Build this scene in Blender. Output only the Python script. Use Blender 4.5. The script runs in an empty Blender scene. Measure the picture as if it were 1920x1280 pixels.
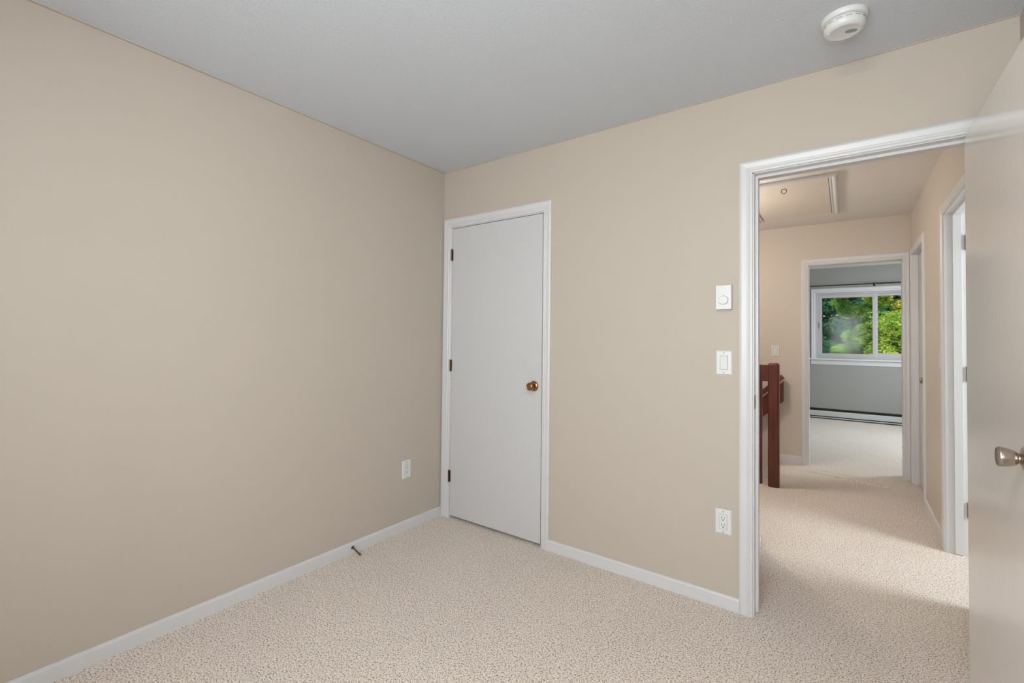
import bpy, math, random
from mathutils import Vector, Matrix

S = bpy.context.scene
COL = S.collection

# ------------------------------------------------------------------ camera
def camera():
    f_px, yaw, pitch, roll = 861.13, -0.62502, 0.02038, 0.01043
    f = Vector((math.sin(yaw)*math.cos(pitch), math.cos(yaw)*math.cos(pitch), math.sin(pitch)))
    r0 = Vector((math.cos(yaw), -math.sin(yaw), 0)); u0 = r0.cross(f)
    r = math.cos(roll)*r0 + math.sin(roll)*u0
    u = -math.sin(roll)*r0 + math.cos(roll)*u0
    cd = bpy.data.cameras.new('camera'); cam = bpy.data.objects.new('camera', cd); COL.objects.link(cam)
    m = Matrix(((r.x, u.x, -f.x, 2.3406), (r.y, u.y, -f.y, -2.3706), (r.z, u.z, -f.z, 1.2663), (0, 0, 0, 1)))
    cam.matrix_world = m
    cd.sensor_width = 36; cd.lens = f_px*36/1920
    cd.shift_x = -4.03/1920; cd.shift_y = -25.71/1920
    cd.clip_start = .02; cd.clip_end = 200
    S.camera = cam
camera()

# ------------------------------------------------------------------ world, sun, daylight
def world():
    w = bpy.data.worlds.new('sky'); S.world = w; w.use_nodes = True
    n = w.node_tree.nodes; l = w.node_tree.links
    bg = n['Background']; bg.inputs['Strength'].default_value = 1.9
    tc = n.new('ShaderNodeTexCoord'); sp = n.new('ShaderNodeSeparateXYZ'); cr = n.new('ShaderNodeValToRGB')
    l.new(tc.outputs['Generated'], sp.inputs[0]); l.new(sp.outputs['Z'], cr.inputs[0]); l.new(cr.outputs[0], bg.inputs['Color'])
    cr.color_ramp.elements[0].position = 0.0; cr.color_ramp.elements[0].color = (.80, .86, .92, 1)
    cr.color_ramp.elements[1].position = .7; cr.color_ramp.elements[1].color = (.45, .62, .90, 1)
world()

def light(name, typ, loc, direction, energy, color, size=None, sy=None, **k):
    d = bpy.data.lights.new(name, typ); d.energy = energy; d.color = color
    if typ == 'AREA':
        d.shape = 'RECTANGLE'; d.size = size; d.size_y = sy
    if typ == 'SUN': d.angle = .01
    if typ == 'POINT': d.shadow_soft_size = size
    for a, b in k.items(): setattr(d, a, b)
    o = bpy.data.objects.new(name, d); COL.objects.link(o); o.location = loc
    if direction is not None:
        o.rotation_euler = Vector(direction).to_track_quat('-Z', 'Z').to_euler()
    return o
light('sun', 'SUN', (0, 0, 20), (-.5, .35, -.8), 5.2, (1, .95, .86))
# daylight through windows outside the picture, and added fill lights
light('daylight_bedroom_window', 'AREA', (2.02, -3.56, 1.50), (0, 1, .27), 76, (.93, .965, 1.0), 1.55, 1.25)
light('fill_light_bedroom_side', 'AREA', (3.10, -2.30, 1.50), (-1, 0, -.02), 4, (.93, .965, 1.0), 1.3, 1.15)  # added fill for the left wall, shining through an invented window
light('fill_light_far_bedroom', 'AREA', (4.72, 5.10, 1.55), (-1, -.1, -.55), 100, (.87, .945, 1.0), 1.4, 1.1)  # added fill for the far bedroom floor, through an invented window
light('daylight_side_room_window', 'AREA', (4.92, .85, 1.45), (-1, .05, 0), 84, (.90, .95, 1.0), 1.2, 1.1)

S.view_settings.view_transform = 'Standard'
S.view_settings.look = 'None'
S.view_settings.gamma = 1
S.view_settings.use_curve_mapping = False
S.view_settings.exposure = 0.12
S.cycles.use_denoising = True
S.cycles.max_bounces = 10
S.cycles.diffuse_bounces = 7
S.cycles.transparent_max_bounces = 16
S.cycles.sample_clamp_indirect = 6.0

# ------------------------------------------------------------------ materials
MAT = {}
def mat(name, color, rough=.5, metal=0., spec=.5, bump=None, mottle=None):
    """bump = (scale, distance, strength); mottle = (scale, amount) of slow colour drift"""
    m = bpy.data.materials.new(name); m.use_nodes = True; MAT[name] = m
    n = m.node_tree.nodes; l = m.node_tree.links; b = n['Principled BSDF']
    b.inputs['Base Color'].default_value = (*color, 1); b.inputs['Roughness'].default_value = rough
    b.inputs['Metallic'].default_value = metal; b.inputs['Specular IOR Level'].default_value = spec
    tc = n.new('ShaderNodeTexCoord')
    if bump:
        t = n.new('ShaderNodeTexNoise'); t.inputs['Scale'].default_value = bump[0]; t.inputs['Detail'].default_value = 3
        l.new(tc.outputs['Object'], t.inputs['Vector'])
        bp = n.new('ShaderNodeBump'); bp.inputs['Distance'].default_value = bump[1]; bp.inputs['Strength'].default_value = bump[2]
        l.new(t.outputs['Fac'], bp.inputs['Height']); l.new(bp.outputs[0], b.inputs['Normal'])
    sc, am = mottle or (6, .02)
    t2 = n.new('ShaderNodeTexNoise'); t2.inputs['Scale'].default_value = sc; t2.inputs['Detail'].default_value = 4
    l.new(tc.outputs['Object'], t2.inputs['Vector'])
    mx = n.new('ShaderNodeMix'); mx.data_type = 'RGBA'
    l.new(t2.outputs['Fac'], mx.inputs['Factor'])
    mx.inputs[6].default_value = (*[c*(1-am) for c in color], 1); mx.inputs[7].default_value = (*[min(1, c*(1+am)) for c in color], 1)
    l.new(mx.outputs[2], b.inputs['Base Color'])
    return m
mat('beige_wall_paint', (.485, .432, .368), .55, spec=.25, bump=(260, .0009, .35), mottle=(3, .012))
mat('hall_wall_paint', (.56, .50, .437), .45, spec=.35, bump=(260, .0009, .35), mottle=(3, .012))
mat('grey_green_wall_paint', (.305, .303, .283), .6, spec=.25, bump=(260, .0009, .35))
mat('textured_ceiling_paint', (.60, .63, .672), .9, spec=.1, bump=(230, .0032, .75), mottle=(210, .05))
mat('popcorn_ceiling_paint', (.76, .73, .70), .9, spec=.1, bump=(150, .006, 1.0), mottle=(150, .08))
mat('white_trim_paint', (.61, .61, .616), .32, spec=.5)
mat('white_door_paint', (.55, .55, .555), .36, spec=.5, bump=(30, .0004, .25))
mat('glossy_door_paint', (.72, .69, .655), .17, spec=.8, bump=(55, .0010, .22), mottle=(14, .015))
mat('white_plastic', (.66, .66, .655), .3, spec=.5)
mat('slot_black', (.02, .02, .02), .6)
mat('unlit_closet_black', (.015, .013, .012), .9)  # stands for the darkness inside the closet
mat('seam_grey', (.35, .35, .34), .6)
mat('brass', (.33, .185, .085), .27, 1.0, mottle=(60, .15))
mat('dark_brass', (.16, .11, .06), .4, 1.0, mottle=(200, .4))
mat('nickel', (.46, .40, .33), .27, 1.0, mottle=(60, .08))
mat('rubber', (.10, .085, .06), .7)
mat('black_metal', (.012, .011, .010), .35)
mat('heater_enamel', (.50, .51, .50), .4)
mat('heater_fins_and_shade', (.05, .05, .05), .5, .5)  # also painted on as shade inside the heater
mat('vinyl_frame', (.47, .435, .45), .4)
mat('attic_panel_paint', (.66, .59, .52), .33, spec=.6, mottle=(9, .05))
mat('lamp_glass', (.9, .85, .75), .3)
mat('lawn', (.10, .20, .04), .9, mottle=(3, .3))
mat('bark', (.16, .11, .08), .9, bump=(20, .02, 1), mottle=(12, .3))
mat('roof_shingle', (.30, .24, .22), .9)

def stained_wood():
    m = bpy.data.materials.new('red_stained_wood'); m.use_nodes = True; MAT['wood'] = m
    n = m.node_tree.nodes; l = m.node_tree.links; b = n['Principled BSDF']
    b.inputs['Roughness'].default_value = .34
    tc = n.new('ShaderNodeTexCoord'); mp = n.new('ShaderNodeMapping'); mp.inputs['Scale'].default_value = (60, 60, 5)
    t = n.new('ShaderNodeTexNoise'); t.inputs['Scale'].default_value = 1; t.inputs['Detail'].default_value = 5
    cr = n.new('ShaderNodeValToRGB')
    cr.color_ramp.elements[0].position = .3; cr.color_ramp.elements[0].color = (.062, .011, .007, 1)
    cr.color_ramp.elements[1].position = .75; cr.color_ramp.elements[1].color = (.14, .032, .020, 1)
    l.new(tc.outputs['Object'], mp.inputs[0]); l.new(mp.outputs[0], t.inputs['Vector'])
    l.new(t.outputs['Fac'], cr.inputs[0]); l.new(cr.outputs[0], b.inputs['Base Color'])
stained_wood()

def carpet():
    m = bpy.data.materials.new('flecked_loop_carpet'); m.use_nodes = True; MAT['carpet'] = m
    n = m.node_tree.nodes; l = m.node_tree.links; b = n['Principled BSDF']
    b.inputs['Roughness'].default_value = 1; b.inputs['Specular IOR Level'].default_value = .05
    b.inputs['Sheen Weight'].default_value = .15
    tc = n.new('ShaderNodeTexCoord')
    # the loops of the pile
    v = n.new('ShaderNodeTexVoronoi'); v.inputs['Scale'].default_value = 210; l.new(tc.outputs['Object'], v.inputs['Vector'])
    # dark flecks between them, drawn out a little
    wn = n.new('ShaderNodeTexNoise'); wn.inputs['Scale'].default_value = 163; wn.inputs['Detail'].default_value = 1.6; wn.inputs['Roughness'].default_value = .65
    l.new(tc.outputs['Object'], wn.inputs['Vector'])
    cr = n.new('ShaderNodeValToRGB'); e = cr.color_ramp.elements
    e[0].position = .35; e[0].color = (.20, .155, .12, 1)
    e[1].position = .475; e[1].color = (.87, .765, .675, 1)
    x = e.new(.66); x.color = (.95, .86, .77, 1)
    l.new(wn.outputs['Fac'], cr.inputs[0])
    mul = n.new('ShaderNodeMix'); mul.data_type = 'RGBA'; mul.blend_type = 'MULTIPLY'; mul.inputs['Factor'].default_value = .5
    vr = n.new('ShaderNodeMapRange'); vr.inputs[1].default_value = 0; vr.inputs[2].default_value = .7; vr.inputs[3].default_value = 1.1; vr.inputs[4].default_value = .62
    l.new(v.outputs['Distance'], vr.inputs[0]); l.new(cr.outputs[0], mul.inputs[6]); l.new(vr.outputs[0], mul.inputs[7])
    lo = n.new('ShaderNodeTexNoise'); lo.inputs['Scale'].default_value = 2.2; lo.inputs['Detail'].default_value = 3; l.new(tc.outputs['Object'], lo.inputs['Vector'])
    lr = n.new('ShaderNodeMapRange'); lr.inputs[3].default_value = .93; lr.inputs[4].default_value = 1.05; l.new(lo.outputs['Fac'], lr.inputs[0])
    m2 = n.new('ShaderNodeMix'); m2.data_type = 'RGBA'; m2.blend_type = 'MULTIPLY'; m2.inputs['Factor'].default_value = 1
    l.new(mul.outputs[2], m2.inputs[6]); l.new(lr.outputs[0], m2.inputs[7]); l.new(m2.outputs[2], b.inputs['Base Color'])
    bp = n.new('ShaderNodeBump'); bp.inputs['Distance'].default_value = .004; bp.inputs['Strength'].default_value = .7
    ad = n.new('ShaderNodeMath'); ad.operation = 'SUBTRACT'; l.new(wn.outputs['Fac'], ad.inputs[0]); l.new(v.outputs['Distance'], ad.inputs[1])
    l.new(ad.outputs[0], bp.inputs['Height']); l.new(bp.outputs[0], b.inputs['Normal'])
carpet()

def glass(name, rough=.02):
    m = bpy.data.materials.new(name); m.use_nodes = True; MAT[name] = m
    n = m.node_tree.nodes; l = m.node_tree.links; n.remove(n['Principled BSDF']); out = n['Material Output']
    t = n.new('ShaderNodeBsdfTransparent'); t.inputs[0].default_value = (.97, .98, .97, 1)
    g = n.new('ShaderNodeBsdfGlossy'); g.inputs['Roughness'].default_value = rough
    fr = n.new('ShaderNodeFresnel'); fr.inputs[0].default_value = 1.22
    mx = n.new('ShaderNodeMixShader'); l.new(fr.outputs[0], mx.inputs[0]); l.new(t.outputs[0], mx.inputs[1]); l.new(g.outputs[0], mx.inputs[2])
    l.new(mx.outputs[0], out.inputs[0])
glass('window_glass'); glass('hazy_window_glass', .08)

def leaf_mat(name, c1, c2, c3=None):
    m = bpy.data.materials.new(name); m.use_nodes = True; MAT[name] = m
    n = m.node_tree.nodes; l = m.node_tree.links; n.remove(n['Principled BSDF']); out = n['Material Output']
    tc = n.new('ShaderNodeTexCoord'); t = n.new('ShaderNodeTexNoise'); t.inputs['Scale'].default_value = 2.4; t.inputs['Detail'].default_value = 5
    l.new(tc.outputs['Object'], t.inputs['Vector'])
    cr = n.new('ShaderNodeValToRGB'); e = cr.color_ramp.elements; e[0].position = .38; e[0].color = (*c1, 1); e[1].position = .58; e[1].color = (*c2, 1)
    if c3: x = e.new(.70); x.color = (*c3, 1)
    l.new(t.outputs['Fac'], cr.inputs[0])
    d = n.new('ShaderNodeBsdfDiffuse'); r = n.new('ShaderNodeBsdfTranslucent'); mx = n.new('ShaderNodeMixShader'); mx.inputs[0].default_value = .35
    l.new(cr.outputs[0], d.inputs[0]); l.new(cr.outputs[0], r.inputs[0]); l.new(d.outputs[0], mx.inputs[1]); l.new(r.outputs[0], mx.inputs[2]); l.new(mx.outputs[0], out.inputs[0])
leaf_mat('yellow_green_leaves', (.13, .24, .03), (.42, .50, .07), (.62, .42, .12))
leaf_mat('mid_green_leaves', (.07, .17, .03), (.27, .42, .07))
leaf_mat('dark_green_leaves', (.015, .06, .035), (.06, .16, .07))

# ------------------------------------------------------------------ mesh helpers
class MB:
    def __init__(self): self.v = []; self.f = []
    def add(self, vs, fs):
        o = len(self.v); self.v += [tuple(p) for p in vs]; self.f += [tuple(i+o for i in q) for q in fs]; return self
    def box(self, x0, x1, y0, y1, z0, z1):
        return self.add([(x0,y0,z0),(x1,y0,z0),(x1,y1,z0),(x0,y1,z0),(x0,y0,z1),(x1,y0,z1),(x1,y1,z1),(x0,y1,z1)],
                        [(0,3,2,1),(4,5,6,7),(0,1,5,4),(1,2,6,5),(2,3,7,6),(3,0,4,7)])
    def extrude(self, poly, fn, a, b):
        """poly: 2D outline; fn(u, v, s) -> point; from s=a to s=b"""
        n = len(poly); vs = [fn(u, v, a) for u, v in poly] + [fn(u, v, b) for u, v in poly]
        fs = [(i, (i+1) % n, n+(i+1) % n, n+i) for i in range(n)] + [tuple(range(n))[::-1], tuple(range(n, 2*n))]
        return self.add(vs, fs)
    def lathe(self, prof, base, axis, n=32):
        """prof: (distance along axis, radius)"""
        ax = Vector(axis).normalized(); t = Vector((0, 0, 1)) if abs(ax.z) < .9 else Vector((1, 0, 0))
        a = ax.cross(t).normalized(); b = ax.cross(a); base = Vector(base); vs = []; fs = []
        for d, r in prof:
            for k in range(n):
                th = 2*math.pi*k/n; vs.append(base+ax*d+a*(r*math.cos(th))+b*(r*math.sin(th)))
        m = len(prof)
        for i in range(m-1):
            for k in range(n): fs.append((i*n+k, i*n+(k+1) % n, (i+1)*n+(k+1) % n, (i+1)*n+k))
        fs.append(tuple(range(n))); fs.append(tuple((m-1)*n+k for k in range(n))[::-1])
        return self.add(vs, fs)
    def build(self, name, material, parent=None, smooth=False, bevel=0., fix=True):
        me = bpy.data.meshes.new(name); org = Vector((0, 0, 0))
        if parent is not None: org = Vector(parent.get('_org', (0, 0, 0)))
        me.from_pydata(self.v, [], self.f)
        import bmesh
        if fix:
            bm = bmesh.new(); bm.from_mesh(me); bmesh.ops.recalc_face_normals(bm, faces=bm.faces); bm.to_mesh(me); bm.free()
        me.materials.append(MAT[material])
        o = bpy.data.objects.new(name, me); COL.objects.link(o)
        if parent is not None:
            o.parent = parent; o.matrix_parent_inverse = Matrix.Translation(-org)
        if bevel:
            b = o.modifiers.new('bevel', 'BEVEL'); b.width = bevel; b.segments = 2; b.limit_method = 'ANGLE'; b.angle_limit = .6
        if smooth:
            for p in me.polygons: p.use_smooth = True
            try: me.set_sharp_from_angle(angle=math.radians(38))
            except Exception: pass
        return o

def tag(o, label=None, cat=None, group=None, kind=None):
    if label: o['label'] = label
    if cat: o['category'] = cat
    if group: o['group'] = group
    if kind: o['kind'] = kind
    return o
def thing(name, loc, label, cat, group=None, kind=None):
    """an Empty at the thing's base; its parts are modelled in room coordinates"""
    o = bpy.data.objects.new(name, None); COL.objects.link(o); o.empty_display_size = .05
    o.location = loc; o['_org'] = loc
    return tag(o, label, cat, group, kind)
def struct(name, mb, material, label=None, **k):
    return tag(mb.build(name, material, **k), label, kind='structure')

# ------------------------------------------------------------------ the shell
H = 2.44
W = 2.852           # right wall of the bedroom
HX = 2.83           # right wall of the hall
HE = 3.17           # end wall of the hall
FY = 6.65           # window wall of the far bedroom
def floor_box(*boxes):
    m = MB()
    for b in boxes: m.box(*b)
    return m
m = floor_box((-.12, W+.1, -3.52, .0, -.1, 0), (1.98, 2.77, 0, .12, -.1, 0), (.06, .87, 0, .12, -.1, 0))
struct('floor', m, 'carpet', 'beige flecked loop carpet of the bedroom')
# hall floor leaves out the stairwell; two low wrinkles lie in front of the far doorway
m = floor_box((1.80, HX, .12, HE, -.1, 0), (.3, 1.80, .94, 2.20, -.1, 0), (2.033, 2.775, HE, HE+.11, -.1, 0), (HX, 2.945, .685, 1.425, -.1, 0), (HX, 2.945, 2.33, 3.04, -.1, 0))
def wrinkle(p, q, w=.05, h=.011):
    p = Vector((*p, 0)); q = Vector((*q, 0)); d = (q-p).normalized(); s = Vector((-d.y, d.x, 0)); vs = []; N = 24
    for i in range(N+1):
        t = i/N; c = p.lerp(q, t)+s*(.006*math.sin(t*9)); hh = h*math.sin(math.pi*t)**.5
        for k in range(7):
            a = math.pi*k/6; vs.append(c-s*(w/2*math.cos(a))+Vector((0, 0, hh*math.sin(a)**2-.0002)))
    fs = [(i*7+k, i*7+k+1, i*7+k+8, i*7+k+7) for i in range(N) for k in range(6)]
    m.add(vs, fs)
wrinkle((2.02, 2.93), (2.74, 2.74)); wrinkle((2.05, 3.04), (2.78, 2.93), .06, .006)
struct('floor.001', m, 'carpet', 'beige flecked carpet of the hall')
struct('floor.002', floor_box((.9, 4.5, HE+.11, FY+.1, -.1, 0)), 'carpet', 'pale carpet of the far bedroom')
struct('floor.003', floor_box((2.945, 4.8, -.2, 3.17, -.1, 0)), 'carpet', 'carpet of the side room')
struct('ceiling', floor_box((-.12, W+.1, -3.52, .06, H, H+.1)), 'textured_ceiling_paint', 'grey white finely textured bedroom ceiling')
# hall ceiling, with the attic opening left out
A0, A1, B0, B1 = 1.688, 2.247, 1.585, 2.725
struct('ceiling.001', floor_box((.2, A0, .06, 3.22, H, H+.1), (A1, HX+.05, .06, 3.22, H, H+.1), (A0, A1, .06, B0, H, H+.1), (A0, A1, B1, 3.22, H, H+.1)), 'popcorn_ceiling_paint', 'bumpy textured hall ceiling')
struct('ceiling.002', floor_box((.8, 4.6, 3.22, FY+.12, H, H+.1)), 'popcorn_ceiling_paint', 'ceiling of the far bedroom')
struct('ceiling.003', floor_box((HX+.05, 4.9, -.2, 3.22, H, H+.1)), 'textured_ceiling_paint', 'ceiling of the side room')
struct('roof_sun_shield', MB().box(-.2, 5.1, -4.2, 7.0, 2.62, 2.74).box(-.2, 5.1, -4.2, -4.17, 2.45, 2.62), 'roof_shingle', 'unseen flat roof slab, its eaves added to keep the sun out')  # unseen; placed so its eaves block sun from the front window

struct('wall_left', MB().box(-.12, 0, -3.52, .12, -.1, H), 'beige_wall_paint', 'plain beige wall on the left of the bedroom')
CX0, CX1, CZ = .083, .846, 2.032     # closet opening
DX0, DX1, DZ = 1.998, 2.752, 2.038   # bedroom doorway
J = .0125            # jamb thickness let into the wall
m = MB().box(0, CX0-J, 0, .12, 0, H).box(CX0-J, CX1+J, 0, .12, CZ+J, H).box(CX1+J, DX0-J, 0, .12, 0, H).box(DX0-J, DX1+J, 0, .12, DZ+J, H).box(DX1+J, 2.95, 0, .12, 0, H)
struct('wall_back', m, 'beige_wall_paint', 'beige wall holding the closet door and the doorway to the hall')
struct('wall_right', MB().box(W, 2.95, -3.52, -2.95, -.1, H).box(W, 2.95, -1.65, 0, -.1, H).box(W, 2.95, -2.95, -1.65, -.1, .9).box(W, 2.95, -2.95, -1.65, 2.1, H), 'beige_wall_paint', 'beige wall behind the open door')
wx0, wx1, wz0, wz1 = 1.25, 2.80, .88, 2.12
struct('wall_front', MB().box(0, wx0, -3.52, -3.4, -.1, H).box(wx1, W, -3.52, -3.4, -.1, H).box(wx0, wx1, -3.52, -3.4, -.1, wz0).box(wx0, wx1, -3.52, -3.4, wz1, H), 'beige_wall_paint', 'beige wall with the bedroom window, behind the viewpoint')
# hall
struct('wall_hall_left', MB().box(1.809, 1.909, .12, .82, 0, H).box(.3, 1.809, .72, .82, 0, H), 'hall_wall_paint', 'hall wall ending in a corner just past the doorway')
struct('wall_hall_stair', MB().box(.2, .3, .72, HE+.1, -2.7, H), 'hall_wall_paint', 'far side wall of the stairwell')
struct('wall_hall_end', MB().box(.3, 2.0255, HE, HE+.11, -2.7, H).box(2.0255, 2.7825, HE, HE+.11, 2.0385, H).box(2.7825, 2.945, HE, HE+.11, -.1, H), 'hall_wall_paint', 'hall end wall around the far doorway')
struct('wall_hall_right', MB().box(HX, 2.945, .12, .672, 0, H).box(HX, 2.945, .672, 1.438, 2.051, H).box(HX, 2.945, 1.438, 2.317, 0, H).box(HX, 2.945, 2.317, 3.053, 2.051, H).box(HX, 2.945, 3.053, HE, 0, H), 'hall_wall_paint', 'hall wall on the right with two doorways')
struct('wall_side_room', MB().box(2.95, 4.8, -.2, -.1, -.1, H).box(4.8, 4.9, -.2, .2, -.1, H).box(4.8, 4.9, 1.5, 3.22, -.1, H).box(4.8, 4.9, .2, 1.5, -.1, .85).box(4.8, 4.9, .2, 1.5, 2.05, H).box(2.945, 4.8, 2.1, 2.2, -.1, H), 'beige_wall_paint', 'walls of the side room')
# stairwell below the hall
struct('wall_stairwell_near', MB().box(.3, 1.80, 2.10, 2.20, -2.7, -.1), 'hall_wall_paint', 'wall under the landing beside the stairs')
struct('floor.004', MB().box(.2, 1.9, 2.1, HE+.1, -2.8, -2.7), 'carpet', 'floor at the foot of the stairs')
# far bedroom
wn0, wn1, wnb, wnt = 1.950, 3.55, .985, 2.035
struct('wall_far', MB().box(.8, wn0, FY, FY+.14, -.1, H).box(wn1, 4.6, FY, FY+.14, -.1, H).box(wn0, wn1, FY, FY+.14, -.1, wnb).box(wn0, wn1, FY, FY+.14, wnt, H), 'grey_green_wall_paint', 'grey wall with the window in the far bedroom')
struct('wall_far_left', MB().box(.8, .9, HE+.11, FY, -.1, H), 'grey_green_wall_paint', 'left wall of the far bedroom')
struct('wall_far_right', MB().box(4.5, 4.6, HE+.11, 4.4, -.1, H).box(4.5, 4.6, 5.8, FY, -.1, H).box(4.5, 4.6, 4.4, 5.8, -.1, .9).box(4.5, 4.6, 4.4, 5.8, 2.0, H), 'grey_green_wall_paint', 'right wall of the far bedroom with its added side window')
struct('wall_far_near', MB().box(.9, 2.0255, HE+.11, HE+.13, -.1, H).box(2.7825, 4.5, HE+.11, HE+.13, -.1, H).box(2.0255, 2.7825, HE+.11, HE+.13, 2.0385, H), 'grey_green_wall_paint', 'near wall of the far bedroom')

# ------------------------------------------------------------------ stairs
m = MB(); N = 12
poly = [(1.80, 0.0)]
z = 0; x = 1.80; RUN, RISE = .205, .19
for i in range(N):
    z -= RISE; poly.append((x, z)); x -= RUN; poly.append((x, z))
poly.append((x, -2.7)); poly.append((1.80, -2.7))
poly[0] = (1.80, -.004)
m.extrude(poly, lambda u, v, s: (u, s, v), 2.205, HE-.013)
struct('stairs', m, 'carpet', 'carpeted stairs going down behind the railing', bevel=.012)
m = MB(); sl = RISE/RUN
m.extrude([(1.795, .082), (1.795, -.05), (1.60, -.26), (.32, -.26-sl*1.28), (.32, -.145-sl*1.29), (1.611, -.139)], lambda u, v, s: (u, s, v), HE-.012, HE)
struct('baseboard_stair', m, 'white_trim_paint', 'white skirt board sloping down with the stairs')

# ------------------------------------------------------------------ casings and jambs
PROF = [(0, 0), (0, .007), (.05, .010), (.16, .0105), (.22, .0085), (.30, .0120), (.36, .0125), (.42, .0105), (.62, .0125), (.78, .0140), (.86, .0135), (.93, .0110), (1, .0085), (1, 0)]
def casing(fn, a0, a1, zt, wl, wr, wt, z0=0., right_leg=True):
    """door casing swept round an opening; fn(a, z, n) maps wall coordinates to the room"""
    m = MB(); n = len(PROF); vs = []
    for u, t in PROF: vs.append(fn(a0-u*wl, z0, t))
    for u, t in PROF: vs.append(fn(a0-u*wl, zt+u*wt, t))
    for u, t in PROF: vs.append(fn(a1+u*wr, zt+u*wt, t))
    for u, t in PROF: vs.append(fn(a1+u*wr, z0, t))
    fs = []
    for s in range(3 if right_leg else 2):
        for i in range(n): fs.append((s*n+i, s*n+(i+1) % n, (s+1)*n+(i+1) % n, (s+1)*n+i))
    fs.append(tuple(range(n)))
    fs.append(tuple(range(3*n, 4*n))[::-1])
    return m.add(vs, fs)
front = lambda a, z, t: (a, -t, z)                 # bedroom face of the back wall
hallside = lambda a, z, t: (a, .12+t, z)
endface = lambda a, z, t: (a, HE-t, z)
rightface = lambda a, z, t: (HX-t, a, z)
def frame(name, label, loc, parts, kind='structure'):
    t = thing(name, loc, label, 'door frame', kind=kind)
    for nm, mb, mt in parts: mb.build(nm, mt, t)
    return t
# closet
j = MB().box(CX0-.012, CX0+.002, .0, .12, 0, CZ).box(CX1-.002, CX1+.012, .0, .12, 0, CZ).box(CX0+.002, CX1-.002, 0, .12, CZ-.001, CZ+.012).box(CX0, CX0+.012, .037, .06, 0, CZ).box(CX1-.012, CX1, .037, .06, 0, CZ).box(CX0+.012, CX1-.012, .037, .06, CZ-.012, CZ)
fr1 = frame('door_frame', 'narrow white ridged casing round the closet door in the corner', (.46, 0, 0), [('casing', casing(front, .079, .850, 2.036, .073, .052, .064), 'white_trim_paint'), ('jamb', j, 'white_trim_paint')])
struct('wall_closet', MB().box(0, 1.809, .70, .72, 0, H).box(-.02, 0, .12, .72, 0, H).box(1.79, 1.809, .12, .70, 0, H), 'unlit_closet_black', 'inside of the closet, painted black as if unlit')  # walls coloured near-black in place of real shade
struct('floor.005', MB().box(0, 1.809, .12, .72, -.1, 0), 'carpet', 'closet floor')
# bedroom doorway
j = MB().box(DX0-.012, DX0, .0, .12, 0, DZ).box(DX1, DX1+.012, .0, .12, 0, DZ).box(DX0, DX1, 0, .12, DZ, DZ+.012)
st = MB().box(DX0, DX0+.012, .038, .075, .006, DZ).box(DX1-.012, DX1, .038, .075, .006, DZ).box(DX0+.012, DX1-.012, .038, .075, DZ-.012, DZ)
fr2 = frame('door_frame', 'wide white moulded casing round the open doorway to the hall', (2.375, 0, 0),
    [('casing', casing(front, DX0-.005, DX1+.005, DZ+.004, .057, .057, .057), 'white_trim_paint'), ('jamb', j, 'white_trim_paint'), ('door_stop_strip', st, 'white_trim_paint'),
     ('casing', casing(hallside, DX0-.005, DX1+.005, DZ+.004, .057, .05, .057), 'white_trim_paint')])
sp = MB().box(DX0-.0005, DX0+.0012, .006, .034, .945, 1.008).build('strike_plate', 'dark_brass', fr2); sp['label'] = 'small tarnished strike plate'
MB().box(DX0+.0010, DX0+.0016, .014, .026, .965, .988).build('strike_hole', 'slot_black', sp)
# hall end doorway
EX0, EX1 = 2.038, 2.770
j = MB().box(EX0-.012, EX0, HE, HE+.13, 0, 2.038).box(EX1, EX1+.012, HE, HE+.13, 0, 2.038).box(EX0, EX1, HE, HE+.13, 2.026, 2.038)
frame('door_frame', 'white casing round the doorway at the far end of the hall', (2.4, HE, 0), [('casing', casing(endface, EX0-.004, EX1+.004, 2.032, .060, .050, .060), 'white_trim_paint'), ('jamb', j, 'white_trim_paint')])
# hall right doorways
j = MB().box(HX, 2.945, 1.425, 1.437, 0, 2.038).box(HX, 2.945, .673, .685, 0, 2.038).box(HX, 2.945, .685, 1.425, 2.038, 2.050)
st = MB().box(2.868, 2.905, 1.413, 1.425, .004, 2.038).box(2.868, 2.905, .685, .697, .004, 2.038).box(2.868, 2.905, .697, 1.413, 2.026, 2.038)
fr4 = frame('door_frame', 'white casing of the near doorway on the right side of the hall', (HX, 1.05, 0), [('casing', casing(rightface, .680, 1.430, 2.042, .057, .057, .057), 'white_trim_paint'), ('jamb', j, 'white_trim_paint'), ('door_stop_strip', st, 'white_trim_paint')])
j = MB().box(HX, 2.945, 3.04, 3.052, 0, 2.038).box(HX, 2.945, 2.318, 2.33, 0, 2.038).box(HX, 2.945, 2.33, 3.04, 2.038, 2.050)
st = MB().box(2.858, 2.868, 3.028, 3.04, .004, 2.038).box(2.858, 2.868, 2.33, 2.342, .004, 2.038)
frame('door_frame', 'white casing of the far doorway on the right, next to the end wall', (HX, 2.7, 0), [('casing', casing(rightface, 2.325, 3.045, 2.042, .057, .057, .057), 'white_trim_paint'), ('jamb', j, 'white_trim_paint'), ('door_stop_strip', st, 'white_trim_paint')])

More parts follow.
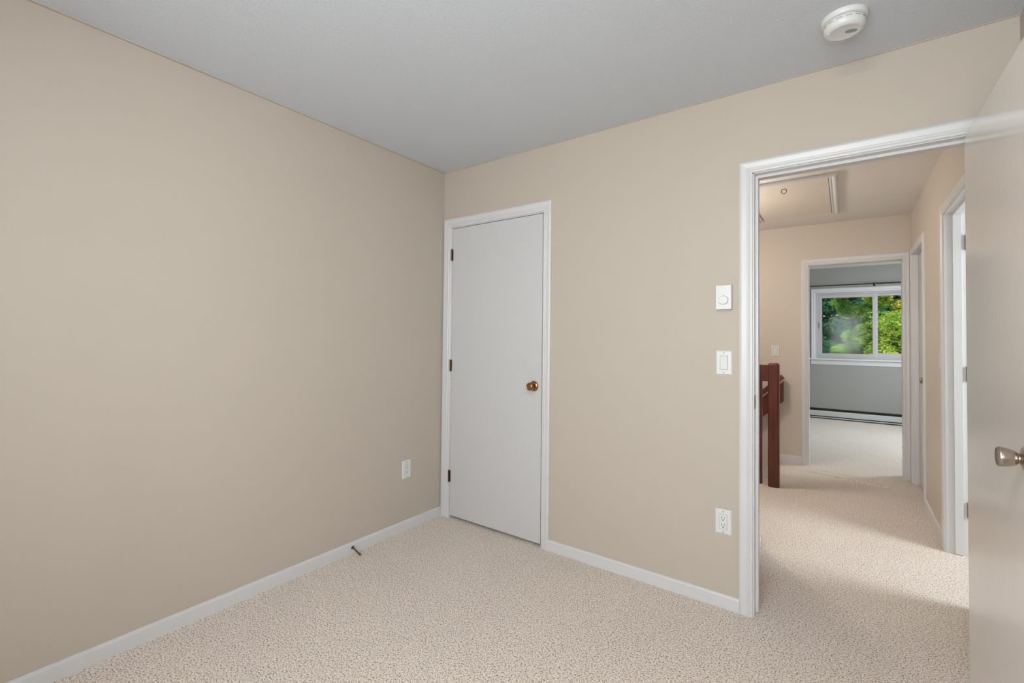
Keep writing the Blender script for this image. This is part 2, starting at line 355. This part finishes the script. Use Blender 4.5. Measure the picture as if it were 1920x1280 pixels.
# ------------------------------------------------------------------ baseboards
def base_prof(h=.064, t=.012): return [(0, 0), (t, 0), (t, h-.010), (t*.8, h-.003), (t*.35, h), (0, h)]
def baseboard(name, fn, a, b, label, h=.064):
    return struct(name, MB().extrude(base_prof(h), fn, a, b), 'white_trim_paint', label)
baseboard('baseboard_left', lambda u, v, s: (u, s, v), -3.4, -.0125, 'long white baseboard along the left wall')
baseboard('baseboard_back', lambda u, v, s: (s, -u, v), .902, 1.936, 'white baseboard between the closet and the doorway')
baseboard('baseboard_right', lambda u, v, s: (W-u, s, v), -3.4, -.013, 'white baseboard behind the open door')
baseboard('baseboard_front', lambda u, v, s: (s, -3.4+u, v), .012, W-.012, 'white baseboard behind the viewpoint')
baseboard('baseboard_hall_right', lambda u, v, s: (HX-u, s, v), 1.489, 2.266, 'short white baseboard between the two hall doorways', .085)
baseboard('baseboard_hall_end', lambda u, v, s: (s, HE-u, v), 1.795, 1.974, 'short white baseboard beside the far doorway', .082)
m = MB().extrude(base_prof(.07), lambda u, v, s: (1.909+u, s, v), .135, .832)
m.extrude(base_prof(.07), lambda u, v, s: (s, .82+u, v), .3, 1.921)
struct('baseboard_hall_left', m, 'white_trim_paint', 'white baseboard round the near hall corner')
# painted edge where the wall colour laps onto the ceiling
struct('trim_2', MB().box(0, .013, -3.4, -.004, H-.003, H).box(.013, 2.852, -.006, 0, H-.0025, H), 'beige_wall_paint', 'beige paint edge along the ceiling')

# ------------------------------------------------------------------ closet door
d1 = thing('door_1', (CX0, 0, 0), 'closed flush white closet door with a brass knob', 'door', kind='structure')
MB().box(CX0+.004, CX1-.0075, .001, .036, .018, CZ-.0045).build('door_slab', 'white_door_paint', d1, bevel=.0015)
KX, KZ = .785, .967
k = MB().lathe([(0, .0315), (.003, .0315), (.007, .029), (.010, .022), (.012, .012)], (KX, .0, KZ), (0, -1, 0)).build('rosette', 'brass', d1, smooth=True)
MB().lathe([(.010, .0085), (.026, .0085), (.030, .012), (.036, .0205), (.044, .0245), (.052, .0235), (.056, .020), (.0572, .017), (.0562, .0155), (.0562, .003)], (KX, 0, KZ), (0, -1, 0)).build('knob', 'brass', d1, smooth=True)
for zc in (1.842, 1.062, .290):
    h = MB()
    for i in range(5):
        h.lathe([(0, .0052), (.0155, .0052)], (CX0-.001, -.0075, zc-.040+i*.0163), (0, 0, 1), 14)
    h.lathe([(0, .0035), (.0835, .0035), (.086, .0018)], (CX0-.001, -.0075, zc-.0415), (0, 0, 1), 12)
    h.box(CX0-.006, CX0+.010, -.0022, .0002, zc-.040, zc+.040)
    hh = h.build('hinge', 'dark_brass', d1); hh['label'] = 'worn dark brass hinge'

# ------------------------------------------------------------------ open bedroom door
d2 = thing('door_2', (2.745, -.005, 0), 'glossy off-white door standing open into the bedroom at the right edge', 'door', kind='structure')
MB().box(2.7045, 2.7395, -.762, -.006, .016, 2.030).build('door_slab', 'glossy_door_paint', d2, bevel=.0012)
def tulip(sgn, x):
    a = (sgn, 0, 0); y, zz = -.700, .977
    r = MB().lathe([(0, .032), (.003, .032), (.007, .028), (.010, .018), (.014, .013)], (x, y, zz), a, 36).build('rosette', 'nickel', d2, smooth=True)
    MB().lathe([(.009, .0100), (.0165, .0095), (.0175, .0145), (.021, .0178), (.027, .0206), (.034, .0226), (.042, .0240), (.049, .0246), (.0515, .0240), (.0530, .0225), (.0520, .019), (.0524, .006), (.0524, .002)], (x, y, zz), a, 40).build('knob', 'nickel', d2, smooth=True)
tulip(-1, 2.7045); tulip(1, 2.7395)
for zc in (1.84, 1.06, .27):
    MB().lathe([(0, .0055), (.089, .0055)], (2.7465, -.0075-.012, zc-.045), (0, 0, 1), 14).build('hinge', 'dark_brass', d2, smooth=True)
MB().box(2.713, 2.731, -.7635, -.7615, .94, 1.0).build('latch_plate', 'dark_brass', d2)

# door standing open in the side room; only its hinges peep past the bedroom door
d3 = thing('door_3', (2.95, 1.415, 0), 'white side room door, only its dark hinges peep past the open door', 'door', kind='structure')
MB().box(2.953, 3.655, 1.440, 1.475, .015, 2.030).build('door_slab', 'white_door_paint', d3)
for zc in (1.86, 1.075, .272):
    h = MB().lathe([(0, .0078), (.089, .0078)], (2.9305, 1.417, zc-.045), (0, 0, 1), 16)
    h.box(2.922, 2.9305, 1.4235, 1.4255, zc-.044, zc+.044)
    h.build('hinge', 'dark_brass', d3, smooth=True)
# closed door in the far right doorway
d4 = thing('door_4', (2.87, 2.33, 0), 'closed white door set deep in the far right hall doorway', 'door', kind='structure')
MB().box(2.8695, 2.905, 2.334, 3.036, .015, 2.034).build('door_slab', 'white_door_paint', d4)
MB().lathe([(0, .030), (.008, .026), (.012, .009), (.03, .009), (.036, .02), (.05, .025), (.058, .018)], (2.8695, 2.40, .96), (-1, 0, 0), 24).build('knob', 'nickel', d4, smooth=True)

# ------------------------------------------------------------------ things on the bedroom walls
def plate(m, x0, x1, z0, z1, t, inset=.004):
    """bevelled cover plate on the back wall"""
    vs = [(x0, 0, z0), (x1, 0, z0), (x1, 0, z1), (x0, 0, z1), (x0, -t*.5, z0), (x1, -t*.5, z0), (x1, -t*.5, z1), (x0, -t*.5, z1),
          (x0+inset, -t, z0+inset), (x1-inset, -t, z0+inset), (x1-inset, -t, z1-inset), (x0+inset, -t, z1-inset)]
    fs = [(0, 1, 2, 3)]
    for a, b in ((0, 4), (4, 8)):
        for i in range(4): fs.append((a+i, a+(i+1) % 4, b+(i+1) % 4, b+i))
    fs.append((8, 9, 10, 11)); return m.add(vs, fs)
def place(t, loc, rz):
    t.location = loc; t.rotation_euler = (0, 0, rz)
def screw(parent, x, z, y):
    s = MB().lathe([(0, .0032), (.0012, .0030), (.0016, .0022)], (x, y, z), (0, -1, 0), 14).build('screw', 'seam_grey', parent)
    MB().box(x-.0028, x+.0028, y-.0018, y-.0012, z-.0004, z+.0004).build('slot', 'slot_black', s)

def front_outlet(label):
    t = thing('wall_outlet', (0, 0, 0), label, 'outlet')
    plate(MB(), -.0355, .0355, -.058, .058, .0055).build('cover_plate', 'white_plastic', t)
    MB().box(-.0175, .0175, -.0058, -.004, -.0345, .0345).build('seam', 'seam_grey', t)
    b = MB().box(-.0165, .0165, -.0078, -.003, -.0335, .0335).build('receptacle', 'white_plastic', t, bevel=.0012)
    for zc in (.0165, -.0165):
        MB().box(-.0074, -.0052, -.0083, -.0070, zc-.001, zc+.0075).build('slot', 'slot_black', b)
        MB().box(.0050, .0070, -.0083, -.0070, zc+.000, zc+.0070).build('slot', 'slot_black', b)
        MB().lathe([(0, .0027), (.0009, .0027)], (-.0003, -.0074, zc-.0075), (0, -1, 0), 14).build('ground_hole', 'slot_black', b)
    for zc in (.048, -.048): screw(t, 0, zc, -.0052)
    return t
o1 = front_outlet('white double wall outlet low beside the doorway casing'); place(o1, (1.8675, 0, .402), 0)
o2 = front_outlet('white double wall outlet low on the left wall near the corner'); place(o2, (0, -.320, .394), math.radians(90))

def rocker(label, w=.0355, h=.057):
    t = thing('light_switch', (0, 0, 0), label, 'light switch')
    plate(MB(), -w, w, -h, h, .0060).build('cover_plate', 'white_plastic', t)
    MB().box(-.0178, .0178, -.0064, -.004, -.0342, .0342).build('seam', 'seam_grey', t)
    MB().extrude([(-.003, -.0325), (-.0072, -.0325), (-.0105, .0325), (-.003, .0325)], lambda u, v, s: (s, u, v), -.0158, .0158).build('rocker', 'white_plastic', t, bevel=.001)
    for zc in (.048, -.048): screw(t, 0, zc, -.0056)
    return t
s1 = rocker('white rocker light switch beside the doorway, below the thermostat'); place(s1, (1.8700, 0, 1.155), 0)
s2 = rocker('small white rocker switch on the hall end wall above the railing'); place(s2, (1.7415, HE, 1.151), 0)
s3 = rocker('white switch seen edge-on beside the near hall door casing'); place(s3, (HX, 1.56, 1.15), math.radians(-90))

t = thing('thermostat', (0, 0, 0), 'white wall thermostat with a round dial above the light switch', 'thermostat')
plate(MB(), -.0355, .0355, -.0585, .0585, .028, .0022).build('housing', 'white_plastic', t)
ring = MB().lathe([(0, .0215), (.0005, .0215)], (.0, -.028, -.014), (0, -1, 0), 40).build('dial_gap', 'seam_grey', t)
dial = MB().lathe([(0, .0205), (.007, .0200), (.0085, .0185)], (.0, -.028, -.014), (0, -1, 0), 40).build('dial', 'white_plastic', t, smooth=True)
for a in (-130, -65, 0, 65, 130):
    r = math.radians(a); cx, cz = .0255*math.sin(r), -.014+.0255*math.cos(r); ux, uz = math.sin(r), math.cos(r); px, pz = uz*.0006, -ux*.0006
    mk = MB().add([(cx-ux*.0022-px, -.0283, cz-uz*.0022-pz), (cx-ux*.0022+px, -.0283, cz-uz*.0022+pz), (cx+ux*.0022+px, -.0283, cz+uz*.0022+pz), (cx+ux*.0022-px, -.0283, cz+uz*.0022-pz),
                   (cx-ux*.0022-px, -.0278, cz-uz*.0022-pz), (cx-ux*.0022+px, -.0278, cz-uz*.0022+pz), (cx+ux*.0022+px, -.0278, cz+uz*.0022+pz), (cx+ux*.0022-px, -.0278, cz+uz*.0022-pz)],
                  [(0,1,2,3),(7,6,5,4),(0,4,5,1),(1,5,6,2),(2,6,7,3),(3,7,4,0)]).build('dial_mark', 'slot_black', t)
MB().box(-.030, .030, -.0262, -.0256, -.0589, -.0583).build('bottom_vent', 'seam_grey', t)
place(t, (1.872, 0, 1.466), 0)

# smoke detector
SX, SY = 2.341, -.337
t = thing('smoke_detector', (SX, SY, H), 'round white smoke detector on the ceiling near the doorway', 'smoke detector')
dn = (0, 0, -1)
MB().lathe([(0, .0715), (.010, .0715), (.016, .069), (.0185, .064)], (SX, SY, H), dn, 64).build('base_plate', 'white_plastic', t, smooth=True)
MB().lathe([(.018, .0575), (.0215, .0575)], (SX, SY, H), dn, 64).build('groove', 'seam_grey', t, smooth=True)
body = MB().lathe([(.0205, .0620), (.0250, .0640), (.038, .0640), (.047, .0600), (.0525, .052), (.0540, .0455), (.0520, .0410), (.0515, .038), (.0515, .001)], (SX, SY, H), dn, 64).build('body', 'white_plastic', t, smooth=True)
for k in range(14):                         # side smoke inlets
    a = 2*math.pi*k/14; mm = MB(); vs = []
    for rr in (.0632, .0652):
        for da in (-.14, .14):
            for dz in (.0275, .0305): vs.append((SX+rr*math.cos(a+da), SY+rr*math.sin(a+da), H-dz))
    mm.add(vs, [(0,1,3,2),(4,6,7,5),(0,2,6,4),(1,5,7,3),(0,4,5,1),(2,3,7,6)]).build('inlet', 'seam_grey', body)
for k in range(9):                          # sounder grille
    c = -.016+.004*k
    L = .011*math.sqrt(max(.12, 1-(c/.020)**2))
    ang = math.radians(20); X = lambda u, v: (SX+.020+u*math.cos(ang)-v*math.sin(ang), SY+.006+u*math.sin(ang)+v*math.cos(ang))
    vs = []
    for zz in (.0511, .0520):
        for u, v in ((c-.0009, -L), (c+.0009, -L), (c+.0009, L), (c-.0009, L)): vs.append((*X(u, v), H-zz))
    MB().add(vs, [(0,1,2,3),(7,6,5,4),(0,4,5,1),(1,5,6,2),(2,6,7,3),(3,7,4,0)]).build('grille_slot', 'slot_black', body)
MB().lathe([(0, .0075), (.003, .007), (.0045, .004)], (SX-.047, SY-.018, H-.0500), (-.35, -.2, -1), 20).build('test_button', 'white_plastic', body, smooth=True)

# rigid door stop screwed into the baseboard
DSY = -.725
t = thing('door_stop', (.012, DSY, .036), 'small tarnished brass door stop on the left baseboard', 'door stop')
MB().lathe([(0, .0105), (.002, .0105), (.004, .006), (.007, .0045)], (.0115, DSY, .034), (1, 0, -.29), 20).build('flange', 'dark_brass', t, smooth=True)
MB().lathe([(.004, .0042), (.064, .0042), (.066, .0055)], (.0115, DSY, .034), (1, 0, -.29), 16).build('rod', 'dark_brass', t, smooth=True)
MB().lathe([(.063, .0060), (.073, .0062), (.076, .0048)], (.0115, DSY, .034), (1, 0, -.29), 16).build('rubber_tip', 'rubber', t, smooth=True)

# ------------------------------------------------------------------ stair railing
NX0, NX1, NY0, NY1 = 1.7925, 1.8765, 2.155, 2.238
t = thing('stair_railing', (1.83, 2.19, 0), 'dark red-brown wooden railing with a chamfered newel post at the stair head', 'railing')
c = .012; poly = [(NX0+c, NY0), (NX1-c, NY0), (NX1, NY0+c), (NX1, NY1-c), (NX1-c, NY1), (NX0+c, NY1), (NX0, NY1-c), (NX0, NY0+c)]
m = MB(); n = 8; cx, cy = (NX0+NX1)/2, (NY0+NY1)/2; rings = [(0, 1), (1.050, 1), (1.066, .70)]
vs = [(cx+(x-cx)*s, cy+(y-cy)*s, z) for z, s in rings for x, y in poly]
fs = [(r*n+i, r*n+(i+1) % n, (r+1)*n+(i+1) % n, (r+1)*n+i) for r in range(2) for i in range(n)]+[tuple(range(n)), tuple(range(2*n, 3*n))]
m.add(vs, fs).build('newel_post', 'wood', t)
MB().box(.30, NX0+.001, 2.168, 2.206, .905, 1.046).build('top_rail', 'wood', t, bevel=.003)
xb = 1.742
for i in range(10):
    MB().box(xb-.038, xb, 2.206, 2.236, .0, 1.046).build('baluster', 'wood', t, bevel=.003)
    xb -= .145
# sloping hand rail on the end wall
t = thing('handrail', (1.7, HE, .7), 'dark red wooden handrail sloping down the hall end wall', 'handrail')
s = .945
xr, xl = 1.826, .55
pl = [(xr, .640), (xr, .848), (xl, .848-s*(xr-xl)), (xl, .640-s*(xr-xl))]
MB().extrude(pl, lambda u, v, q: (u, q, v), 3.062, 3.100).build('rail_board', 'wood', t)
ln = math.hypot(1, s); dx, dz = 1/ln, s/ln            # along the slope; normal (-dz, dx)
tipx, tipz, tk, Lr = 1.834, .873, .046, 1.8
pk = (tipx-dz*tk, tipz+dx*tk)
MB().extrude([(tipx, tipz), pk, (pk[0]-dx*Lr, pk[1]-dz*Lr), (tipx-dx*Lr, tipz-dz*Lr)], lambda u, v, q: (u, q, v), 3.066, 3.108).build('top_bar', 'wood', t)
for xx in (1.70, 1.15, .66):
    MB().box(xx-.012, xx+.012, 3.072, 3.096, .845-s*(xr-xx), .880-s*(xr-xx)).build('spacer', 'wood', t)
for xx in (1.72, 1.2, .72):
    MB().box(xx-.015, xx+.015, 3.098, HE, .72-s*(xr-xx), .77-s*(xr-xx)).build('bracket', 'black_metal', t)

# ------------------------------------------------------------------ attic hatch
t = thing('attic_hatch', (1.97, 2.15, H), 'white attic hatch with a ring pull in the hall ceiling', 'attic hatch')
pn = MB().box(A0+.004, A1-.005, B0+.005, B1-.004, H-.004, H+.012).build('panel', 'attic_panel_paint', t)
# moulding on the near, left and right edge
hp = [(0, 0), (0, .012), (.18, .014), (.34, .011), (.5, .019), (.72, .022), (.9, .018), (1, .010), (1, 0)]
def hatch_trim():
    m = MB(); n = len(hp); w = .052; wn = .085; vs = []
    for u, d in hp: vs.append((A1+u*w, B1+.02, H-d))
    for u, d in hp: vs.append((A1+u*w, B0-u*wn, H-d))
    for u, d in hp: vs.append((A0-u*w, B0-u*wn, H-d))
    for u, d in hp: vs.append((A0-u*w, B1+.02, H-d))
    fs = [(q*n+i, q*n+(i+1) % n, (q+1)*n+(i+1) % n, (q+1)*n+i) for q in range(3) for i in range(n)]+[tuple(range(n)), tuple(range(3*n, 4*n))]
    return m.add(vs, fs)
hatch_trim().build('frame', 'white_trim_paint', t)
m = MB(); R, r = .018, .0028; C0 = Vector((1.958, 1.715, H-.022)); NN, MM = 24, 8; vs = []; fs = []
for i in range(NN):
    a = 2*math.pi*i/NN
    for k in range(MM):
        b = 2*math.pi*k/MM; rr = R+r*math.cos(b); vs.append(C0+Vector((rr*math.cos(a), r*math.sin(b), rr*math.sin(a))))
for i in range(NN):
    for k in range(MM): fs.append((i*MM+k, i*MM+(k+1) % MM, ((i+1) % NN)*MM+(k+1) % MM, ((i+1) % NN)*MM+k))
m.add(vs, fs).build('ring_pull', 'dark_brass', t, smooth=True)
for x, y in ((2.20, 2.13), (2.17, 1.93), (2.16, 2.50)):
    MB().lathe([(0, .004), (.0006, .0038)], (x, y, H-.0041), (0, 0, -1), 10).build('nail_head', 'seam_grey', pn)

# ------------------------------------------------------------------ hall ceiling lamp (left of what the doorway shows)
t = thing('ceiling_lamp', (1.18, 1.75, H), 'round glass globe lamp hanging over the landing', 'ceiling lamp')
MB().lathe([(0, .14), (.02, .14), (.024, .13)], (1.18, 1.75, H), (0, 0, -1), 36).build('base', 'white_plastic', t, smooth=True)
lm = bpy.data.materials.new('lit_glass'); lm.use_nodes = True; MAT['lit_glass'] = lm
b = lm.node_tree.nodes['Principled BSDF']; b.inputs['Base Color'].default_value = (.9, .85, .75, 1); b.inputs['Emission Color'].default_value = (1, .93, .83, 1); b.inputs['Emission Strength'].default_value = 78.0
MB().lathe([(.02, .006), (.26, .006)], (1.18, 1.75, H), (0, 0, -1), 12).build('stem', 'nickel', t, smooth=True)
MB().lathe([(.255, .02), (.27, .075), (.30, .10), (.34, .112), (.39, .10), (.425, .065), (.44, .01)], (1.18, 1.75, H), (0, 0, -1), 36).build('shade', 'lit_glass', t, smooth=True)

# added bedroom ceiling lamp for fill, above and behind the picture's top edge
t = thing('ceiling_lamp', (2.10, -2.25, H), 'unseen dome lamp added on the bedroom ceiling for fill light', 'ceiling lamp')
MB().lathe([(0, .17), (.022, .17), (.028, .16)], (2.10, -2.25, H), (0, 0, -1), 40).build('base', 'white_plastic', t, smooth=True)
l2 = lm.copy(); l2.name = 'lit_fill_glass'; MAT['lit_fill'] = l2
b = l2.node_tree.nodes['Principled BSDF']; b.inputs['Emission Color'].default_value = (1, .985, .96, 1); b.inputs['Emission Strength'].default_value = 70.0
MB().lathe([(.024, .155), (.05, .148), (.078, .12), (.095, .07), (.10, .01)], (2.10, -2.25, H), (0, 0, -1), 40).build('shade', 'lit_fill', t, smooth=True)

# ------------------------------------------------------------------ far bedroom: window, rod, heater
t = thing('window_1', (2.7, FY, .98), 'sliding window of the far bedroom looking onto trees', 'window', kind='structure')
wf = lambda a, z, n: (a, FY-n, z)
m = MB(); n = len(PROF); cw = .075; vs = []
for (a, z) in ((-1, 0), (-1, 1), (1, 1), (1, 0)):
    for u, tt in PROF:
        x = wn0-u*cw if a < 0 else wn1+u*cw
        zz = wnb-.02 if z == 0 else wnt+u*cw
        vs.append(wf(x, zz, tt*1.4))
fs = [(q*n+i, q*n+(i+1) % n, (q+1)*n+(i+1) % n, (q+1)*n+i) for q in range(3) for i in range(n)]+[tuple(range(n)), tuple(range(3*n, 4*n))]
m.add(vs, fs).build('casing', 'white_trim_paint', t)
MB().box(wn0-.095, wn1+.095, FY-.055, FY+.03, wnb-.034, wnb-.008).build('sill', 'white_trim_paint', t, bevel=.006)
MB().extrude([(0, 0), (.012, .004), (.018, .05), (.024, .078), (0, .078)], lambda u, v, q: (q, FY-u, wnb-.112+v), wn0-.075, wn1+.075).build('apron', 'white_trim_paint', t)
y0 = FY+.012
fr = MB()
def rect_frame(m, x0, x1, z0, z1, w, ya, yb, wb=None):
    wb = wb or w
    m.box(x0, x0+w, ya, yb, z0, z1); m.box(x1-w, x1, ya, yb, z0, z1); m.box(x0+w, x1-w, ya, yb, z0, z0+wb); m.box(x0+w, x1-w, ya, yb, z1-w, z1)
rect_frame(fr, wn0, wn1, wnb-.008, wnt, .028, y0, y0+.10); fr.build('window_frame', 'vinyl_frame', t, bevel=.003)
mid = 2.705
s_l = MB(); rect_frame(s_l, wn0+.028, mid+.030, wnb+.020, wnt-.028, .052, y0+.012, y0+.045); sl1 = s_l.build('sash', 'vinyl_frame', t, bevel=.003)
s_r = MB(); rect_frame(s_r, mid+.002, wn1-.028, wnb+.020, wnt-.028, .040, y0+.055, y0+.088, .07); sl2 = s_r.build('sash', 'vinyl_frame', t, bevel=.003)
MB().box(wn0+.082, mid-.024, y0+.026, y0+.031, wnb+.074, wnt-.082).build('pane', 'hazy_window_glass', sl1)
MB().box(mid+.044, wn1-.070, y0+.069, y0+.074, wnb+.092, wnt-.070).build('pane', 'window_glass', sl2)
MB().box(wn0+.044, wn0+.058, y0-.006, y0+.012, 1.46, 1.56).build('latch', 'vinyl_frame', sl1, bevel=.002)
MB().box(wn0-.001, wn1+.001, FY+.112, FY+.15, wnb-.03, wnb-.008).build('outer_sill', 'white_trim_paint', t)

t = thing('curtain_rod', (2.7, FY, 2.15), 'thin black curtain rod above the far bedroom window', 'curtain rod')
RY = FY-.075; RZ = 2.148
MB().lathe([(0, .0085), (1.0, .0085)], (1.70, RY, RZ), (1, 0, 0), 16).build('rod', 'black_metal', t, smooth=True)
MB().lathe([(0, .0105), (1.05, .0105)], (2.70, RY, RZ), (1, 0, 0), 16).build('rod', 'black_metal', t, smooth=True)
MB().lathe([(0, .014), (.014, .020), (.028, .014)], (2.692, RY, RZ), (1, 0, 0), 16).build('collar', 'black_metal', t, smooth=True)
for xx in (1.70, 3.75):
    MB().lathe([(-.03, .004), (-.02, .018), (0, .022), (.02, .018), (.03, .004)], (xx, RY, RZ), (1, 0, 0), 16).build('finial', 'black_metal', t, smooth=True)
for xx in (1.76, 2.706, 3.69):
    MB().box(xx-.006, xx+.006, RY, FY, RZ-.008, RZ+.004).box(xx-.012, xx+.012, FY-.004, FY, RZ-.035, RZ+.022).build('bracket', 'black_metal', t)

t = thing('baseboard_heater', (2.6, FY, 0), 'long low electric baseboard heater under the far window', 'heater')
hx0, hx1 = 1.30, 3.90
yw = lambda d: FY-d
def slab(poly, nm, mt): return MB().extrude(poly, lambda u, v, q: (q, FY-u, v), hx0, hx1).build(nm, mt, t)
slab([(0, .020), (.008, .020), (.008, .166), (0, .166)], 'back_panel', 'heater_fins_and_shade')  # panel and hood coloured black for the backlit, shaded slot
slab([(.008, .158), (.024, .154), (.026, .158), (.008, .166)], 'top_hood', 'heater_fins_and_shade')
slab([(.058, .050), (.062, .050), (.062, .118), (.056, .132), (.053, .130), (.058, .116)], 'front_cover', 'heater_enamel')
slab([(.008, .020), (.060, .020), (.060, .034), (.056, .034), (.052, .026), (.008, .026)], 'bottom_tray', 'heater_enamel')
slab([(.014, .050), (.048, .050), (.048, .125), (.014, .125)], 'fin_element', 'heater_fins_and_shade')
for xa in (hx0-.004, hx1-.10):
    MB().box(xa, xa+.104, FY-.064, FY-.0005, .019, .173).build('end_cap', 'heater_enamel', t)

# baseboards of the far room either side are hidden by the heater; windows of the unseen walls, two of them added for fill
def plain_window(name, label, box, axis):
    x0, x1, y0, y1, z0, z1 = box; t = thing(name, ((x0+x1)/2, (y0+y1)/2, z0), label, 'window', kind='structure'); w = .05; m = MB()
    if axis == 'x':
        m.box(x0, x0+w, y0, y1, z0, z1).box(x1-w, x1, y0, y1, z0, z1).box(x0+w, x1-w, y0, y1, z0, z0+w).box(x0+w, x1-w, y0, y1, z1-w, z1)
        ym = (y0+y1)/2; m.box((x0+x1)/2-.03, (x0+x1)/2+.03, ym-.012, ym+.012, z0+w, z1-w)
        m.build('window_frame', 'vinyl_frame', t); MB().box(x0+w, x1-w, ym+.014, ym+.018, z0+w, z1-w).build('pane', 'window_glass', t)
    else:
        m.box(x0, x1, y0, y0+w, z0, z1).box(x0, x1, y1-w, y1, z0, z1).box(x0, x1, y0+w, y1-w, z0, z0+w).box(x0, x1, y0+w, y1-w, z1-w, z1)
        xm = (x0+x1)/2; m.build('window_frame', 'vinyl_frame', t); MB().box(xm, xm+.004, y0+w, y1-w, z0+w, z1-w).build('pane', 'window_glass', t)
plain_window('window_2', 'window behind the viewpoint that lights the bedroom', (wx0, wx1, -3.49, -3.42, wz0, wz1), 'x')
plain_window('window_added_5', 'unseen side window added to light the bedroom', (2.87, 2.93, -2.95, -1.65, .9, 2.1), 'y')  # invented opening for the side fill light
plain_window('window_added_3', 'unseen side window added to light the far bedroom', (4.52, 4.58, 4.4, 5.8, .9, 2.0), 'y')  # invented opening for the far bedroom fill light
plain_window('window_4', 'window of the side room', (4.82, 4.88, .2, 1.5, .85, 2.05), 'y')

# ------------------------------------------------------------------ outdoors
struct('ground', MB().box(-40, 45, 7.2, 60, -2.85, -2.75), 'lawn', 'lawn below the far window')
rng = random.Random(7)
def tree(label, loc, blobs, leaf, leafmat, n_leaves, trunk_h, spread, seed, group='trees outside the far window'):
    rg = random.Random(seed); x0, y0, zb = loc
    t = thing('tree', (x0, y0, -2.75), label, 'tree', group)
    vs = []; fs = []
    for (bx, by, bz, br) in blobs:
        sub = []
        for _ in range(14):
            d = Vector((rg.gauss(0, 1), rg.gauss(0, 1), rg.gauss(0, .8))).normalized()
            sub.append((Vector((bx, by, bz))+d*br*.72, br*rg.uniform(.28, .46)))
        for _ in range(n_leaves):
            c, r = rg.choice(sub)
            d = Vector((rg.gauss(0, 1), rg.gauss(0, 1), rg.gauss(0, 1))).normalized()
            p = c+Vector((d.x, d.y, d.z*.7))*r*rg.uniform(.75, 1.05)+Vector((x0, y0, 0))
            nrm = (d*.8+Vector((0, -.2, .5))+Vector((rg.uniform(-.6, .6), rg.uniform(-.6, .6), rg.uniform(-.4, .4)))).normalized()
            a = nrm.cross(Vector((rg.uniform(-1, 1), rg.uniform(-1, 1), rg.uniform(-1, 1)))).normalized(); b = nrm.cross(a)
            L = leaf*rg.uniform(.6, 1.2); k = len(vs)
            vs += [p-a*L*.5, p+b*L*.42-nrm*L*.10, p+a*L*.62-nrm*L*.12, p-b*L*.42-nrm*L*.10]; fs.append((k, k+1, k+2, k+3))
    mm = MB(); mm.v = [tuple(v) for v in vs]; mm.f = fs
    mm.build('crown', leafmat, t, fix=False)
    m = MB(); rings = 8; n = 10; vs = []; top = trunk_h
    for i in range(rings+1):
        q = i/rings; rr = spread*(1-.6*q)*(1.35 if i == 0 else 1)
        cx = x0+.12*math.sin(q*3+seed); cy = y0+.1*math.cos(q*2.3+seed)
        for k in range(n): vs.append((cx+rr*math.cos(6.2832*k/n), cy+rr*math.sin(6.2832*k/n), -2.78+top*q))
    fs = [(i*n+k, i*n+(k+1) % n, (i+1)*n+(k+1) % n, (i+1)*n+k) for i in range(rings) for k in range(n)]+[tuple(range(n)), tuple(range(rings*n, rings*n+n))]
    m.add(vs, fs)
    for (bx, by, bz, br) in blobs:             # limbs reaching into the crown
        p = Vector((x0, y0, -2.78+top*.6)); e = Vector((x0+bx, y0+by, bz)); d = e-p
        m.lathe([(0, spread*.5), (d.length*.5, spread*.3), (d.length, spread*.08)], p, d, 8)
    m.build('trunk', 'bark', t, smooth=True)
tree('bright yellow-green maple filling the right window pane', (4.1, 14.2, 0), [(0, 0, 1.3, 1.3), (-.9, -.3, .3, .9), (-.7, .2, 1.5, .8), (.9, 0, 1.9, 1.1), (-.4, .2, 2.6, .9), (.3, -.2, -.2, 1.0)], .075, 'yellow_green_leaves', 9000, 3.4, .17, 3)
tree('mid-green tree in the centre of the left window pane', (2.35, 17.6, 0), [(.1, 0, .2, 1.0), (-.3, -.1, -.5, .9), (.8, .1, 1.5, .9), (.4, .1, 2.8, .8), (.9, -.1, -.3, .9)], .08, 'mid_green_leaves', 7500, 3.0, .15, 5)
tree('dark blue-green tree at the left of the far window', (.9, 23.2, 0), [(0, 0, 1.0, 1.8), (1.2, 0, 2.3, 1.5), (-.9, 0, 2.6, 1.6), (.3, 0, 3.8, 1.5), (1.4, -.1, 0, 1.5), (1.4, 0, 3.5, 1.3), (.6, 0, 1.2, 1.4)], .12, 'dark_green_leaves', 7000, 4.4, .2, 9)
for k, (x, y, lab, f) in enumerate(((3.9, 30.5, 'tall dark tree farthest behind, filling the gaps between the bright crowns', 1.5), (7.6, 22.5, 'dark tree behind the yellow-green maple on the right', 1.0), (-6.2, 25.5, 'dark tree farthest left beyond the far window', 1.0))):
    tree(lab, (x, y, 0), [(a*f, b*f, c*f-.6*(f > 1), r*f) for a, b, c, r in ((0, 0, .6, 1.7), (.9, 0, 2.2, 1.5), (-.9, 0, 2.0, 1.6), (.2, 0, 3.8, 1.6), (-.2, 0, 5.0, 1.2), (0, -.3, 1.4, 1.5))], .15*f, 'dark_green_leaves', 4500, 4.6, .22, 20+k)
# remove the bookkeeping property
for o in bpy.data.objects:
    if '_org' in o: del o['_org']
